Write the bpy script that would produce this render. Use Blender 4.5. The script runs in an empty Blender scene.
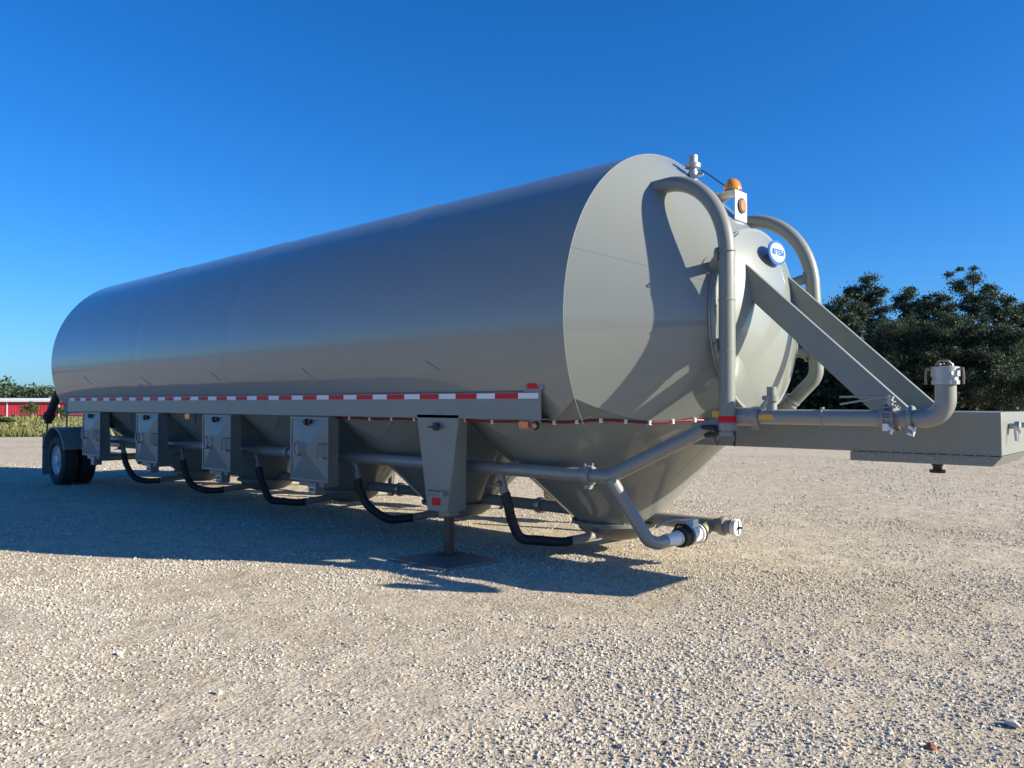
import bpy, bmesh, math, random
import numpy as np
from mathutils import Vector, Matrix
R_ = math.radians
random.seed(7); rng = np.random.default_rng(11)
S = bpy.context.scene
C = S.collection

# ------------------------------------------------------------ camera
cam_d = bpy.data.cameras.new('camera'); cam = bpy.data.objects.new('camera', cam_d); C.objects.link(cam)
cam_d.sensor_width = 36; cam_d.lens = 28.125; cam_d.clip_start = .05; cam_d.clip_end = 3000
_R = Vector((0.73754959, 0.67529297, 0)); _U = Vector((0.01603369, -0.01751186, 0.99971809)); _F = Vector((-0.6751026, 0.73734167, 0.0237433))
CAM = Vector((0, -7.45, 1.65))
cam.matrix_world = Matrix(((_R.x, _U.x, -_F.x, CAM.x), (_R.y, _U.y, -_F.y, CAM.y), (_R.z, _U.z, -_F.z, CAM.z), (0, 0, 0, 1)))
S.camera = cam
S.render.resolution_x = 1024; S.render.resolution_y = 768
# ------------------------------------------------------------ light
SUN = Vector((2.10, 1.04, 1.0)).normalized()
elev = math.asin(SUN.z); az = math.atan2(SUN.x, SUN.y)
W = bpy.data.worlds.new("World"); S.world = W; W.use_nodes = True
nt = W.node_tree; nt.nodes.clear()
sky = nt.nodes.new('ShaderNodeTexSky'); sky.sky_type = 'NISHITA'; sky.sun_disc = False
sky.sun_elevation = elev; sky.sun_rotation = az; sky.altitude = 0
sky.air_density = 1.0; sky.dust_density = 0.6; sky.ozone_density = 3.6
bg = nt.nodes.new('ShaderNodeBackground'); bg.inputs['Strength'].default_value = 0.070
wo = nt.nodes.new('ShaderNodeOutputWorld')
hsv = nt.nodes.new('ShaderNodeHueSaturation'); hsv.inputs['Saturation'].default_value = 1.1
tn = nt.nodes.new('ShaderNodeMix'); tn.data_type = 'RGBA'; tn.blend_type = 'MULTIPLY'; tn.inputs[0].default_value = 1; tn.inputs[7].default_value = (.55, .90, 1.38, 1)
nt.links.new(sky.outputs[0], tn.inputs[6]); nt.links.new(tn.outputs[2], hsv.inputs['Color']); nt.links.new(hsv.outputs[0], bg.inputs['Color']); nt.links.new(bg.outputs[0], wo.inputs[0])
sd = bpy.data.lights.new('sun', 'SUN'); sd.energy = 5.0; sd.angle = R_(.53); sd.color = (1.0, .905, .72)
so = bpy.data.objects.new('sun', sd); C.objects.link(so); so.location = (20, 12, 20)
so.rotation_euler = SUN.to_track_quat('Z', 'Y').to_euler()
S.view_settings.view_transform = 'Standard'; S.view_settings.look = 'None'
S.view_settings.exposure = 0.92; S.view_settings.gamma = 1; S.view_settings.use_curve_mapping = False
S.render.engine = 'CYCLES'
S.cycles.max_bounces = 6; S.cycles.diffuse_bounces = 3; S.cycles.glossy_bounces = 4

# ------------------------------------------------------------ materials
def mat(name, col, rough=.5, metal=0., spec=.5, coat=0., coat_rough=.05, noise=None, bump=None, emit=None):
    """noise=(scale, amount, colour2) : procedural colour variation ; bump=(scale, strength, distance)"""
    m = bpy.data.materials.new(name); m.use_nodes = True
    n = m.node_tree; b = n.nodes['Principled BSDF']
    b.inputs['Base Color'].default_value = (*col, 1); b.inputs['Roughness'].default_value = rough
    b.inputs['Metallic'].default_value = metal; b.inputs['Specular IOR Level'].default_value = spec
    b.inputs['Coat Weight'].default_value = coat; b.inputs['Coat Roughness'].default_value = coat_rough
    tc = n.nodes.new('ShaderNodeTexCoord')
    if noise:
        t = n.nodes.new('ShaderNodeTexNoise'); t.inputs['Scale'].default_value = noise[0]; t.inputs['Detail'].default_value = 6
        n.links.new(tc.outputs['Object'], t.inputs['Vector'])
        r = n.nodes.new('ShaderNodeMapRange'); r.inputs[1].default_value = .35; r.inputs[2].default_value = .68
        r.inputs[3].default_value = 0; r.inputs[4].default_value = noise[1]
        n.links.new(t.outputs['Fac'], r.inputs[0])
        mx = n.nodes.new('ShaderNodeMix'); mx.data_type = 'RGBA'
        mx.inputs[6].default_value = (*col, 1); mx.inputs[7].default_value = (*noise[2], 1)
        n.links.new(r.outputs[0], mx.inputs[0]); n.links.new(mx.outputs[2], b.inputs['Base Color'])
    if bump:
        t = n.nodes.new('ShaderNodeTexNoise'); t.inputs['Scale'].default_value = bump[0]; t.inputs['Detail'].default_value = 3
        n.links.new(tc.outputs['Object'], t.inputs['Vector'])
        bp = n.nodes.new('ShaderNodeBump'); bp.inputs['Strength'].default_value = bump[1]; bp.inputs['Distance'].default_value = bump[2]
        n.links.new(t.outputs['Fac'], bp.inputs['Height']); n.links.new(bp.outputs[0], b.inputs['Normal'])
    if emit:
        b.inputs['Emission Color'].default_value = (*emit[0], 1); b.inputs['Emission Strength'].default_value = emit[1]
    return m
PAINT = (.232, .250, .228)
M = {}
M['shell'] = mat('grey_gloss_paint', PAINT, .42, spec=.4, coat=.75, coat_rough=.04, noise=(1.3, .12, (.22, .222, .198)), bump=(.9, .22, .02))
M['paint'] = mat('grey_frame_paint', (.215, .232, .205), .48, coat=.25, coat_rough=.2, noise=(3, .45, (.19, .19, .17)), bump=(14, .1, .004))
M['dusty'] = mat('dusty_grey_paint', (.24, .237, .21), .6, noise=(5, .5, (.30, .27, .22)), bump=(20, .15, .004))
M['bluegrey'] = mat('grey_pipe_paint', (.245, .25, .23), .4, coat=.5, coat_rough=.15, noise=(6, .2, (.19, .19, .17)))
M['black'] = mat('black_rubber', (.018, .018, .019), .55, noise=(8, .3, (.04, .037, .033)), bump=(60, .2, .003))
M['tyre'] = mat('tyre_rubber', (.022, .022, .023), .75, noise=(6, .5, (.06, .053, .045)))
M['rim'] = mat('white_rim_paint', (.62, .64, .66), .4, noise=(8, .3, (.45, .42, .38)))
M['red'] = mat('red_reflector', (.62, .010, .018), .5, coat=.1, spec=.2, noise=(30, .2, (.38, .01, .012)))
M['white'] = mat('white_reflector', (.80, .80, .80), .5, coat=.1, noise=(30, .2, (.6, .6, .6)))
M['whitepaint'] = mat('white_paint', (.80, .80, .78), .4, noise=(12, .2, (.66, .65, .62)))
M['orange'] = mat('amber_plastic', (.85, .20, .02), .25, coat=1, noise=(40, .2, (.7, .13, .01)))
M['amberglow'] = mat('amber_lens', (.90, .36, .03), .15, coat=1, noise=(25, .4, (.8, .22, .01)))
M['amberglow'].node_tree.nodes['Principled BSDF'].inputs['Transmission Weight'].default_value = .35
M['cable'] = mat('red_cable', (.20, .012, .03), .45, noise=(30, .2, (.2, .01, .02)))
M['clip'] = mat('white_clip', (.75, .75, .74), .5, noise=(30, .2, (.6, .6, .6)))
M['chrome'] = mat('galvanised_metal', (.42, .42, .41), .38, metal=.6, noise=(20, .4, (.38, .38, .38)))
M['yellow'] = mat('yellow_sticker', (.75, .42, .03), .5, noise=(30, .2, (.6, .33, .02)))
M['limelabel'] = mat('lime_label', (.68, .78, .05), .5, noise=(30, .2, (.55, .62, .04)))
M['brass'] = mat('weathered_fitting', (.30, .25, .20), .45, metal=.6, noise=(20, .5, (.18, .14, .10)))
M['badge_blue'] = mat('badge_blue', (.04, .12, .36), .3, coat=.6, noise=(30, .1, (.03, .10, .3)))
M['badge_white'] = mat('badge_white', (.50, .62, .75), .3, coat=.6, noise=(30, .1, (.65, .74, .84)))
M['plate'] = mat('worn_steel_plate', (.17, .185, .20), .42, metal=.4, noise=(4, .6, (.20, .19, .17)))
M['rust'] = mat('rusty_steel', (.14, .08, .045), .7, noise=(8, .6, (.08, .06, .05)))

# ------------------------------------------------------------ mesh helpers
class MB:
    def __init__(s): s.v = []; s.f = []; s.mi = []
    def add(s, vs, fs, mi=0):
        o = len(s.v); s.v += [tuple(p) for p in vs]; s.f += [tuple(i + o for i in f) for f in fs]; s.mi += [mi] * len(fs)
        return s
    def box(s, x0, x1, y0, y1, z0, z1, mi=0, Mx=None):
        vs = [Vector(p) for p in [(x0, y0, z0), (x1, y0, z0), (x1, y1, z0), (x0, y1, z0), (x0, y0, z1), (x1, y0, z1), (x1, y1, z1), (x0, y1, z1)]]
        if Mx: vs = [Mx @ p for p in vs]
        return s.add(vs, [(0, 3, 2, 1), (4, 5, 6, 7), (0, 1, 5, 4), (1, 2, 6, 5), (2, 3, 7, 6), (3, 0, 4, 7)], mi)
    def prism(s, pts, axis, a, b, mi=0):
        """extrude a polygon along axis ('x','y','z') from a to b; pts given in the other two coords"""
        def P(p, t): return {'x': (t, p[0], p[1]), 'y': (p[0], t, p[1]), 'z': (p[0], p[1], t)}[axis]
        n = len(pts); vs = [P(p, a) for p in pts] + [P(p, b) for p in pts]
        fs = [tuple(range(n)), tuple(range(2 * n - 1, n - 1, -1))] + [(i, i + n, (i + 1) % n + n, (i + 1) % n) for i in range(n)]
        return s.add(vs, fs, mi)
    def frustum(s, A, Bq, mi=0):
        """two quads (4 pts each) joined"""
        return s.add(list(A) + list(Bq), [(0, 3, 2, 1), (4, 5, 6, 7), (0, 1, 5, 4), (1, 2, 6, 5), (2, 3, 7, 6), (3, 0, 4, 7)], mi)
    def lathe(s, org, ax, prof, n=32, mi=0, cap=True):
        """prof = [(dist along axis, radius)...]"""
        ax = Vector(ax).normalized(); org = Vector(org)
        u = ax.orthogonal().normalized(); w = ax.cross(u)
        o = len(s.v); vs = []
        for d, r in prof:
            for k in range(n):
                a = 2 * math.pi * k / n
                vs.append(org + ax * d + (u * math.cos(a) + w * math.sin(a)) * r)
        fs = []
        for j in range(len(prof) - 1):
            for k in range(n):
                k2 = (k + 1) % n
                fs.append((j * n + k, j * n + k2, (j + 1) * n + k2, (j + 1) * n + k))
        if cap:
            fs.append(tuple(range(n - 1, -1, -1))); fs.append(tuple((len(prof) - 1) * n + k for k in range(n)))
        return s.add(vs, fs, mi)
    def tube(s, path, r, n=18, mi=0, cap=True):
        P = [Vector(p) for p in path]
        rr = r if isinstance(r, (list, tuple)) else [r] * len(P)
        T = []
        for i in range(len(P)):
            a = P[min(i + 1, len(P) - 1)] - P[max(i - 1, 0)]
            T.append(a.normalized())
        u = T[0].orthogonal().normalized(); vs = []
        for i, p in enumerate(P):
            u = (u - T[i] * u.dot(T[i])).normalized(); w = T[i].cross(u)
            for k in range(n):
                a = 2 * math.pi * k / n
                vs.append(p + (u * math.cos(a) + w * math.sin(a)) * rr[i])
        fs = []
        for j in range(len(P) - 1):
            for k in range(n):
                k2 = (k + 1) % n
                fs.append((j * n + k, j * n + k2, (j + 1) * n + k2, (j + 1) * n + k))
        if cap:
            fs.append(tuple(range(n - 1, -1, -1))); fs.append(tuple((len(P) - 1) * n + k for k in range(n)))
        return s.add(vs, fs, mi)
    def build(s, name, mats, parent=None, bevel=0, ang=35, smooth=True):
        me = bpy.data.meshes.new(name); me.from_pydata(s.v, [], s.f)
        for m in (mats if isinstance(mats, (list, tuple)) else [mats]): me.materials.append(m)
        me.polygons.foreach_set('material_index', s.mi)
        bm = bmesh.new(); bm.from_mesh(me); bmesh.ops.recalc_face_normals(bm, faces=bm.faces); bm.to_mesh(me); bm.free()
        if smooth:
            me.polygons.foreach_set('use_smooth', [True] * len(me.polygons)); me.set_sharp_from_angle(angle=R_(ang))
        o = bpy.data.objects.new(name, me); C.objects.link(o)
        if parent: o.parent = parent; o.matrix_parent_inverse = Matrix.Translation(-WO(parent))
        if bevel:
            b = o.modifiers.new('bevel', 'BEVEL'); b.width = bevel; b.segments = 2; b.limit_method = 'ANGLE'; b.angle_limit = R_(40)
        return o
def WO(o):
    p = Vector((0, 0, 0)); q = o
    if q.type == 'EMPTY' or q.parent is None: return Vector(q.location)
    return Vector((0, 0, 0)) + (WO(q.parent) if False else Vector((0, 0, 0)))
def fillet(pts, rad, n=8):
    """rounded polyline; rad float or list per inner corner"""
    P = [Vector(p) for p in pts]; out = [P[0]]
    for i in range(1, len(P) - 1):
        r = rad[i - 1] if isinstance(rad, (list, tuple)) else rad
        a = (P[i - 1] - P[i]); b = (P[i + 1] - P[i]); la, lb = a.length, b.length; a.normalize(); b.normalize()
        th = a.angle(b); d = min(r / math.tan(th / 2), la * .49, lb * .49); r = d * math.tan(th / 2)
        c = P[i] + (a + b).normalized() * (r / math.sin(th / 2))
        p0 = P[i] + a * d - c; p1 = P[i] + b * d - c; w = p0.angle(p1)
        for k in range(n + 1):
            t = k / n
            out.append(c + (p0 * math.sin((1 - t) * w) + p1 * math.sin(t * w)) / math.sin(w))
    out.append(P[-1]); return out
def tag(o, label=None, cat=None, group=None, kind=None):
    if label: o['label'] = label
    if cat: o['category'] = cat
    if group: o['group'] = group
    if kind: o['kind'] = kind
    return o
def empty(name, loc=(0, 0, 0)):
    o = bpy.data.objects.new(name, None); C.objects.link(o); o.location = loc; o.empty_display_size = .2
    return o

# ------------------------------------------------------------ ground
def ground_z(x, y):
    d = (x - CAM.x) * _F.x + (y - CAM.y) * _F.y
    lat = (x - CAM.x) * _R.x + (y - CAM.y) * _R.y
    # the land falls away a little far to the left behind the grass
    t = np.clip((d - 88) / 30, 0, 1) * np.clip((-lat - 10) / 40, 0, 1)
    return -1.7 * t * t * (3 - 2 * t)
def make_ground():
    ax = np.unique(np.concatenate([np.linspace(-900, -150, 16), np.linspace(-150, 60, 106), np.linspace(60, 900, 16)]))
    ay = np.unique(np.concatenate([np.linspace(-900, -60, 16), np.linspace(-60, 150, 106), np.linspace(150, 900, 16)]))
    X, Y = np.meshgrid(ax, ay, indexing='ij'); Z = ground_z(X, Y)
    nx, ny = len(ax), len(ay)
    v = np.stack([X.ravel(), Y.ravel(), Z.ravel()], 1)
    f = [(i * ny + j, (i + 1) * ny + j, (i + 1) * ny + j + 1, i * ny + j + 1) for i in range(nx - 1) for j in range(ny - 1)]
    me = bpy.data.meshes.new('gravel_yard'); me.from_pydata(v.tolist(), [], f)
    me.polygons.foreach_set('use_smooth', [True] * len(me.polygons))
    o = bpy.data.objects.new('gravel_yard', me); C.objects.link(o); tag(o, kind='structure')
    m = bpy.data.materials.new('gravel'); m.use_nodes = True; n = m.node_tree; b = n.nodes['Principled BSDF']
    b.inputs['Roughness'].default_value = .92; b.inputs['Specular IOR Level'].default_value = .15
    tc = n.nodes.new('ShaderNodeTexCoord')
    def vor(scale, feat='F1'):
        t = n.nodes.new('ShaderNodeTexVoronoi'); t.inputs['Scale'].default_value = scale; t.feature = feat
        n.links.new(tc.outputs['Object'], t.inputs['Vector']); return t
    def noi(scale, det=5):
        t = n.nodes.new('ShaderNodeTexNoise'); t.inputs['Scale'].default_value = scale; t.inputs['Detail'].default_value = det
        n.links.new(tc.outputs['Object'], t.inputs['Vector']); return t
    def ramp(src, stops):
        r = n.nodes.new('ShaderNodeValToRGB'); e = r.color_ramp.elements
        e[0].position, e[0].color = stops[0][0], (*stops[0][1], 1); e[1].position, e[1].color = stops[-1][0], (*stops[-1][1], 1)
        for p, c in stops[1:-1]: q = e.new(p); q.color = (*c, 1)
        n.links.new(src, r.inputs[0]); return r
    def mul(a, bb, fac=1., typ='MULTIPLY'):
        x = n.nodes.new('ShaderNodeMix'); x.data_type = 'RGBA'; x.blend_type = typ; x.inputs[0].default_value = fac
        n.links.new(a, x.inputs[6]); n.links.new(bb, x.inputs[7]); return x.outputs[2]
    v1 = vor(38); v2 = vor(95)
    sep = n.nodes.new('ShaderNodeSeparateColor'); n.links.new(v1.outputs['Color'], sep.inputs[0])
    sep2 = n.nodes.new('ShaderNodeSeparateColor'); n.links.new(v2.outputs['Color'], sep2.inputs[0])
    stone = ramp(sep.outputs[0], [(0, (.43, .375, .285)), (.3, (.56, .49, .38)), (.7, (.61, .54, .43)), (1, (.69, .64, .54))])
    grit = ramp(sep2.outputs[0], [(0, (.62, .60, .58)), (.5, (.92, .90, .87)), (1, (1.0, 1.0, 1.0))])
    big = ramp(noi(.35, 4).outputs['Fac'], [(.3, (.88, .85, .80)), (.5, (1, .98, .95)), (.75, (1.0, 1.0, 1.0))])
    med = ramp(noi(3.2, 6).outputs['Fac'], [(.3, (.78, .75, .72)), (.6, (1, 1, 1))])
    col = mul(mul(mul(stone.outputs[0], grit.outputs[0], .8), big.outputs[0]), med.outputs[0], .8)
    n.links.new(col, b.inputs['Base Color'])
    b1 = n.nodes.new('ShaderNodeBump'); b1.inputs['Strength'].default_value = .45; b1.inputs['Distance'].default_value = .012; b1.invert = True
    b2 = n.nodes.new('ShaderNodeBump'); b2.inputs['Strength'].default_value = .3; b2.inputs['Distance'].default_value = .006; b2.invert = True
    b3 = n.nodes.new('ShaderNodeBump'); b3.inputs['Strength'].default_value = .35; b3.inputs['Distance'].default_value = .08
    n.links.new(noi(4.5, 8).outputs['Fac'], b3.inputs['Height'])
    n.links.new(b3.outputs[0], b2.inputs['Normal'])
    n.links.new(v2.outputs['Distance'], b2.inputs['Height']); n.links.new(b2.outputs[0], b1.inputs['Normal'])
    n.links.new(v1.outputs['Distance'], b1.inputs['Height']); n.links.new(b1.outputs[0], b.inputs['Normal'])
    me.materials.append(m)
make_ground()

# ============================================================ THE TANK TRAILER
RT, ZC = 1.83, 2.45
X0, XR = -4.52, -17.75           # front / rear end of the cylinder
XF, RF = -3.57, .885              # front end of the cone
XB, RB = -18.7, .90
HC = [-5.36, -7.78, -10.20, -12.62, -15.04]     # hopper centres
HR0, HZ0, HM = .40, .30, 1.03
def body_r(x):
    if x > X0: r = RT + (x - X0) * (RF - RT) / (XF - X0)
    elif x < XR: r = RT + (XR - x) * (RB - RT) / (XR - XB)
    else: r = RT
    return r
def inside(x, y, z):
    if x > XF or x < XB: return False
    return y * y + (z - ZC) ** 2 < body_r(x) ** 2
def hop_sh(c, z):
    return .13 * max(0, 1 - (z - HZ0) / .8) if c == HC[0] else 0
def hop_m(c, cosphi):
    return HM + (1.0 * max(0, (-cosphi - .35) / .65) if c == HC[-1] else 0)
def hop_z(x, y):
    c = min(HC, key=lambda c: abs(x - c)); d = math.hypot(x - c, y)
    return HZ0 + (d - HR0) / hop_m(c, (x - c) / max(d, 1e-6))
TANK = empty('storage_tank_trailer', (-10.5, 0, 0))
tag(TANK, 'long glossy grey storage tank trailer with hopper bottoms, side tape and goose-neck tongue', 'tank trailer')
WELDS = [-7.31, -10.65, -13.77]
def make_shell():
    mb = MB()
    xs = sorted(set([round(x, 4) for x in np.linspace(XR, X0, 300)] + [round(x, 4) for x in np.linspace(X0, XF, 24)] + [round(x, 4) for x in np.linspace(XB, XR, 14)] +
        [round(w + d, 4) for w in WELDS for d in (-.012, -.006, 0, .006, .012)]))
    N = 144; rows = []
    for x in xs:
        r = body_r(x)
        if XR < x < X0:
            for w in WELDS: r += .0007 * math.exp(-((x - w) / .014) ** 2) - .0042 * math.exp(-((x - w) / .13) ** 2)
        ph = 0.
        for k in range(1100, -1, -1):
            p = math.pi * .75 * k / 1100
            y, z = r * math.sin(p), ZC - r * math.cos(p)
            if z < hop_z(x, y): ph = p * .975; break
        if HC[-1] - 1.2 < x < HC[-1] + .1: ph = max(ph, .82)
        if XR - .01 < x < HC[0] - .2: ph = min(ph, math.acos((ZC - (1.47 + .2 * max(0, min(1, (-16.6 - x) / 1.1)))) / r))
        rows.append((x, r, ph))
    P_ = [q[2] for q in rows]
    for j, (x, r, ph) in enumerate(rows):
        if XR < x < HC[-1] + .3:
            w_ = P_[max(0, j - 5):j + 6]; rows[j] = (x, r, sum(w_) / len(w_))
    vs = []
    for x, r, ph in rows:
        for k in range(N + 1):
            p = ph + (2 * math.pi - 2 * ph) * k / N
            # faint unevenness of rolled plate
            dr = .0012 * math.sin(2.6 * x + 1.1 * math.sin(2 * p)) * math.sin(p * 3 + .7 * x) + .0005 * math.sin(5.3 * x + 2 * p) if XR < x < X0 else 0
            dr *= max(0, min(1, (X0 - x) / .7, (x - XR) / .7))
            vs.append((x, -(r + dr) * math.sin(p), ZC - (r + dr) * math.cos(p)))
    fs = [(j * (N + 1) + k, j * (N + 1) + k + 1, (j + 1) * (N + 1) + k + 1, (j + 1) * (N + 1) + k) for j in range(len(rows) - 1) for k in range(N)]
    mb.add(vs, fs)
    # rear cap
    x = XB; vs = [(x, 0, ZC)] + [(x, RB * math.cos(2 * math.pi * k / 64), ZC + RB * math.sin(2 * math.pi * k / 64)) for k in range(64)]
    mb.add(vs, [(0, k + 1, (k + 1) % 64 + 1) for k in range(64)])
    # thin weld beads on the rings and short oblique seam beads on the flank and the top
    def bead(p0, p1, w=.008):
        (xa, ta), (xb, tb) = p0, p1; path = []
        for i in range(9):
            t = i / 8; x = xa + (xb - xa) * t; a = ta + (tb - ta) * t
            path.append((x, -(RT + .001) * math.cos(a), ZC + (RT + .001) * math.sin(a)))
        mb.tube(path, w, 6)
    for xa, za, xb, zb in [(-16.09, 2.16, -15.74, 1.98), (-13.61, 2.10, -13.26, 1.95), (-11.19, 2.11, -10.92, 1.98), (-8.78, 2.09, -8.54, 1.94), (-6.42, 2.10, -6.22, 1.99)]:
        bead((xa, math.asin((za - ZC) / RT)), (xb, math.asin((zb - ZC) / RT)), .006)
    for xa, za, xb, zb in [(-14.75, 3.95, -14.06, 4.1), (-11.36, 3.93, -10.78, 4.12), (-7.84, 3.93, -7.37, 4.12)]:
        bead((xa, math.asin((za - ZC) / RT)), (xb, math.asin((zb - ZC) / RT)), .006)
    path = [(X0, -(RT) * math.sin(p), ZC - (RT) * math.cos(p)) for p in np.linspace(.98, 2 * math.pi - .98, 90)]
    mb.tube(path, .003, 6)
    # closing plates between the hoppers, level with the rail
    for a_, b_ in zip(HC[:-1], HC[1:]): mb.box((a_ + b_) / 2 - .75, (a_ + b_) / 2 + .75, -1.53, 1.53, 1.475, 1.485)
    for t_ in (.35, 1.9, -.55, 2.75, -1.35): mb.tube([(X0, -RT * math.cos(t_), ZC + RT * math.sin(t_)), (XF, -RF * math.cos(t_), ZC + RF * math.sin(t_))], .0016, 6)
    mb.build('tank_shell', M['shell'], TANK, ang=22)
make_shell()
def make_hoppers():
    objs = []
    for i, c in enumerate(HC):
        lo = -99 if i == len(HC) - 1 else (c + HC[i + 1]) / 2
        hi = 99 if i == 0 else (c + HC[i - 1]) / 2
        mb = MB(); N = 240; vs = []; L = 14
        for k in range(N):
            a = 2 * math.pi * k / N; cx, sy = math.cos(a), math.sin(a)
            s_end = 0
            z = HZ0; best = HZ0 + .3
            while z < 4.0:
                r = HR0 + (z - HZ0) * hop_m(c, cx)
                x, y = c + r * cx, r * sy
                if x < lo - .001 or x > hi + .001: break
                if inside(x, y, z): best = z
                elif z > 1.25: break
                z += .004
            else: best = z
            zz = max(best, min(z, 1.16) if z < 1.2 else best)
            for j in range(L):
                z = HZ0 + (zz - HZ0) * j / (L - 1); r = HR0 + (z - HZ0) * hop_m(c, cx)
                vs.append((c + hop_sh(c, z) + r * cx, r * sy, z))
        fs = [(k * L + j, ((k + 1) % N) * L + j, ((k + 1) % N) * L + j + 1, k * L + j + 1) for k in range(N) for j in range(L - 1)]
        mb.add(vs, fs)
        h = mb.build('hopper', M['shell'], TANK, ang=30)
        c += hop_sh(c, HZ0)
        o = MB(); o.lathe((c, 0, 0), (0, 0, 1), [(HZ0 + .05, HR0 + .03), (HZ0 + .05, HR0 + .10), (HZ0 + .015, HR0 + .10), (HZ0 - .0, HR0 + .04), (.25, HR0 + .02), (.18, HR0 - .08), (.145, HR0 - .2), (.14, .02)], 48, cap=False)
        for k in range(16):
            a = 2 * math.pi * k / 16
            o.lathe((c + (HR0 + .078) * math.cos(a), (HR0 + .078) * math.sin(a), HZ0 + .05), (0, 0, 1), [(0, .012), (.014, .012)], 6)
        o.build('outlet_dish', M['dusty'], h)
    return
make_hoppers()
# dished front head with bolted flange
def make_head():
    mb = MB()
    prof = [(-.03, RF - .02), (0, RF + .0), (0, .92), (.018, .92), (.018, .912), (.055, .912), (.055, .885)]
    for k in range(1, 15):
        t = k / 14; r = .885 * (1 - t); prof.append((.055 + .19 * (1 - (r / .885) ** 2.2) + .012 * min(1, t * 6), max(r, .005)))
    mb.lathe((XF, 0, ZC), (1, 0, 0), prof, 96)
    h = mb.build('dished_head', M['shell'], TANK, ang=28)
    return h
HEAD = make_head()

# frame rails, with the supports
SUP = [-6.32, -8.69, -11.08, -13.44, -15.85]
YR = 1.72
def rail(sgn):
    y1 = sgn * YR; y0 = sgn * 1.56; ya, yb = min(y0, y1), max(y0, y1)
    mb = MB(); x0, x1 = -17.14, -4.88
    f = (y1, y1 - sgn * .012)
    mb.box(x0, x1, min(f), max(f), 1.49, 1.755)
    mb.box(x0, x1, ya + (0.0 if sgn > 0 else .012), yb - (.012 if sgn > 0 else 0), 1.49, 1.502)
    mb.box(x0, x1, ya + (0.0 if sgn > 0 else .012), yb - (.012 if sgn > 0 else 0), 1.743, 1.755)
    r = mb.build('frame_rail', M['paint'], TANK, bevel=.003)
    # conspicuity tape
    t = MB(); L = .30 if sgn < 0 else .3; x = x1 - .03; i = 0
    yy = y1 + sgn * .002
    widths = (.27, .27)
    while x > x0 + .05:
        w = .31 if i % 2 else .255
        x2 = max(x - w, x0 + .02)
        t.box(x2, x, min(yy, y1), max(yy, y1), 1.692, 1.745, i % 2)
        x = x2; i += 1
    t.build('reflective_tape', [M['white'], M['red']], r, smooth=False)
    return r
RAILN = rail(-1); rail(1)
# gusset plates tying rail to shell, and the small red patch on its own tab
mb = MB(); mb.prism([(-5.10, 1.756), (-4.88, 1.756), (-4.84, 1.80), (-4.87, 1.85), (-5.06, 1.85)], 'y', -1.722, -1.71)
p = mb.build('reflector_tab', M['paint'], TANK)
mb = MB(); mb.prism([(-5.05, 1.785), (-4.90, 1.785), (-4.94, 1.838), (-5.05, 1.838)], 'y', -1.725, -1.7225); mb.build('red_patch', M['red'], p, smooth=False)

def leg_box(xc, sgn, front=False):
    s = sgn; Y = s * (YR - (0.0 if front else .014)); mb = MB()
    wt, wb = (.335, .155) if front else (.40, .27)
    zt, zb = (1.53, .50) if front else (1.488, .60)
    dt, db = (.12, .27) if front else (.13, .22)
    top = [(xc - wt, Y, zt), (xc + wt, Y, zt), (xc + wt, Y - s * dt, zt), (xc - wt, Y - s * dt, zt)]
    bot = [(xc - wb, Y, zb), (xc + wb, Y, zb), (xc + wb, Y - s * db, zb), (xc - wb, Y - s * db, zb)]
    if s > 0: pass
    mb.frustum(bot, top)
    o = mb.build('leg_box', M['paint'], TANK, bevel=.006)
    mb = MB(); yc = Y - s * .17
    if not front: return o
    mb.box(xc - .04, xc + .04, yc - .04, yc + .04, .03 + (.006 if front else 0), zb + .02)
    mb.box(xc - .10, xc + .10, yc - .10, yc + .10, .006 if not front else .024, .03 if not front else .036)
    mb.build('landing_foot', M['rust'] if front else M['bluegrey'], o, bevel=.004)
    mb = MB(); mb.box(xc - .08, xc + .08, yc - .075, yc + .075, zb - .06, zb - .001); mb.build('foot_socket', M['bluegrey'], o, bevel=.004)
    return o
def sticker(parent, x0, x1, z0, z1, y=-1.7225, cols=('white', 'red')):
    mb = MB(); mb.box(x0, x1, y - .001, y, z0, z1, 0); h = (z1 - z0)
    mb.box(x0 + .012, x1 - .012, y - .0022, y - .0012, z0 + h * .25, z1 - h * .2, 1)
    mb.build('warning_label', [M[cols[0]], M[cols[1]]], parent, smooth=False)
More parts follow.
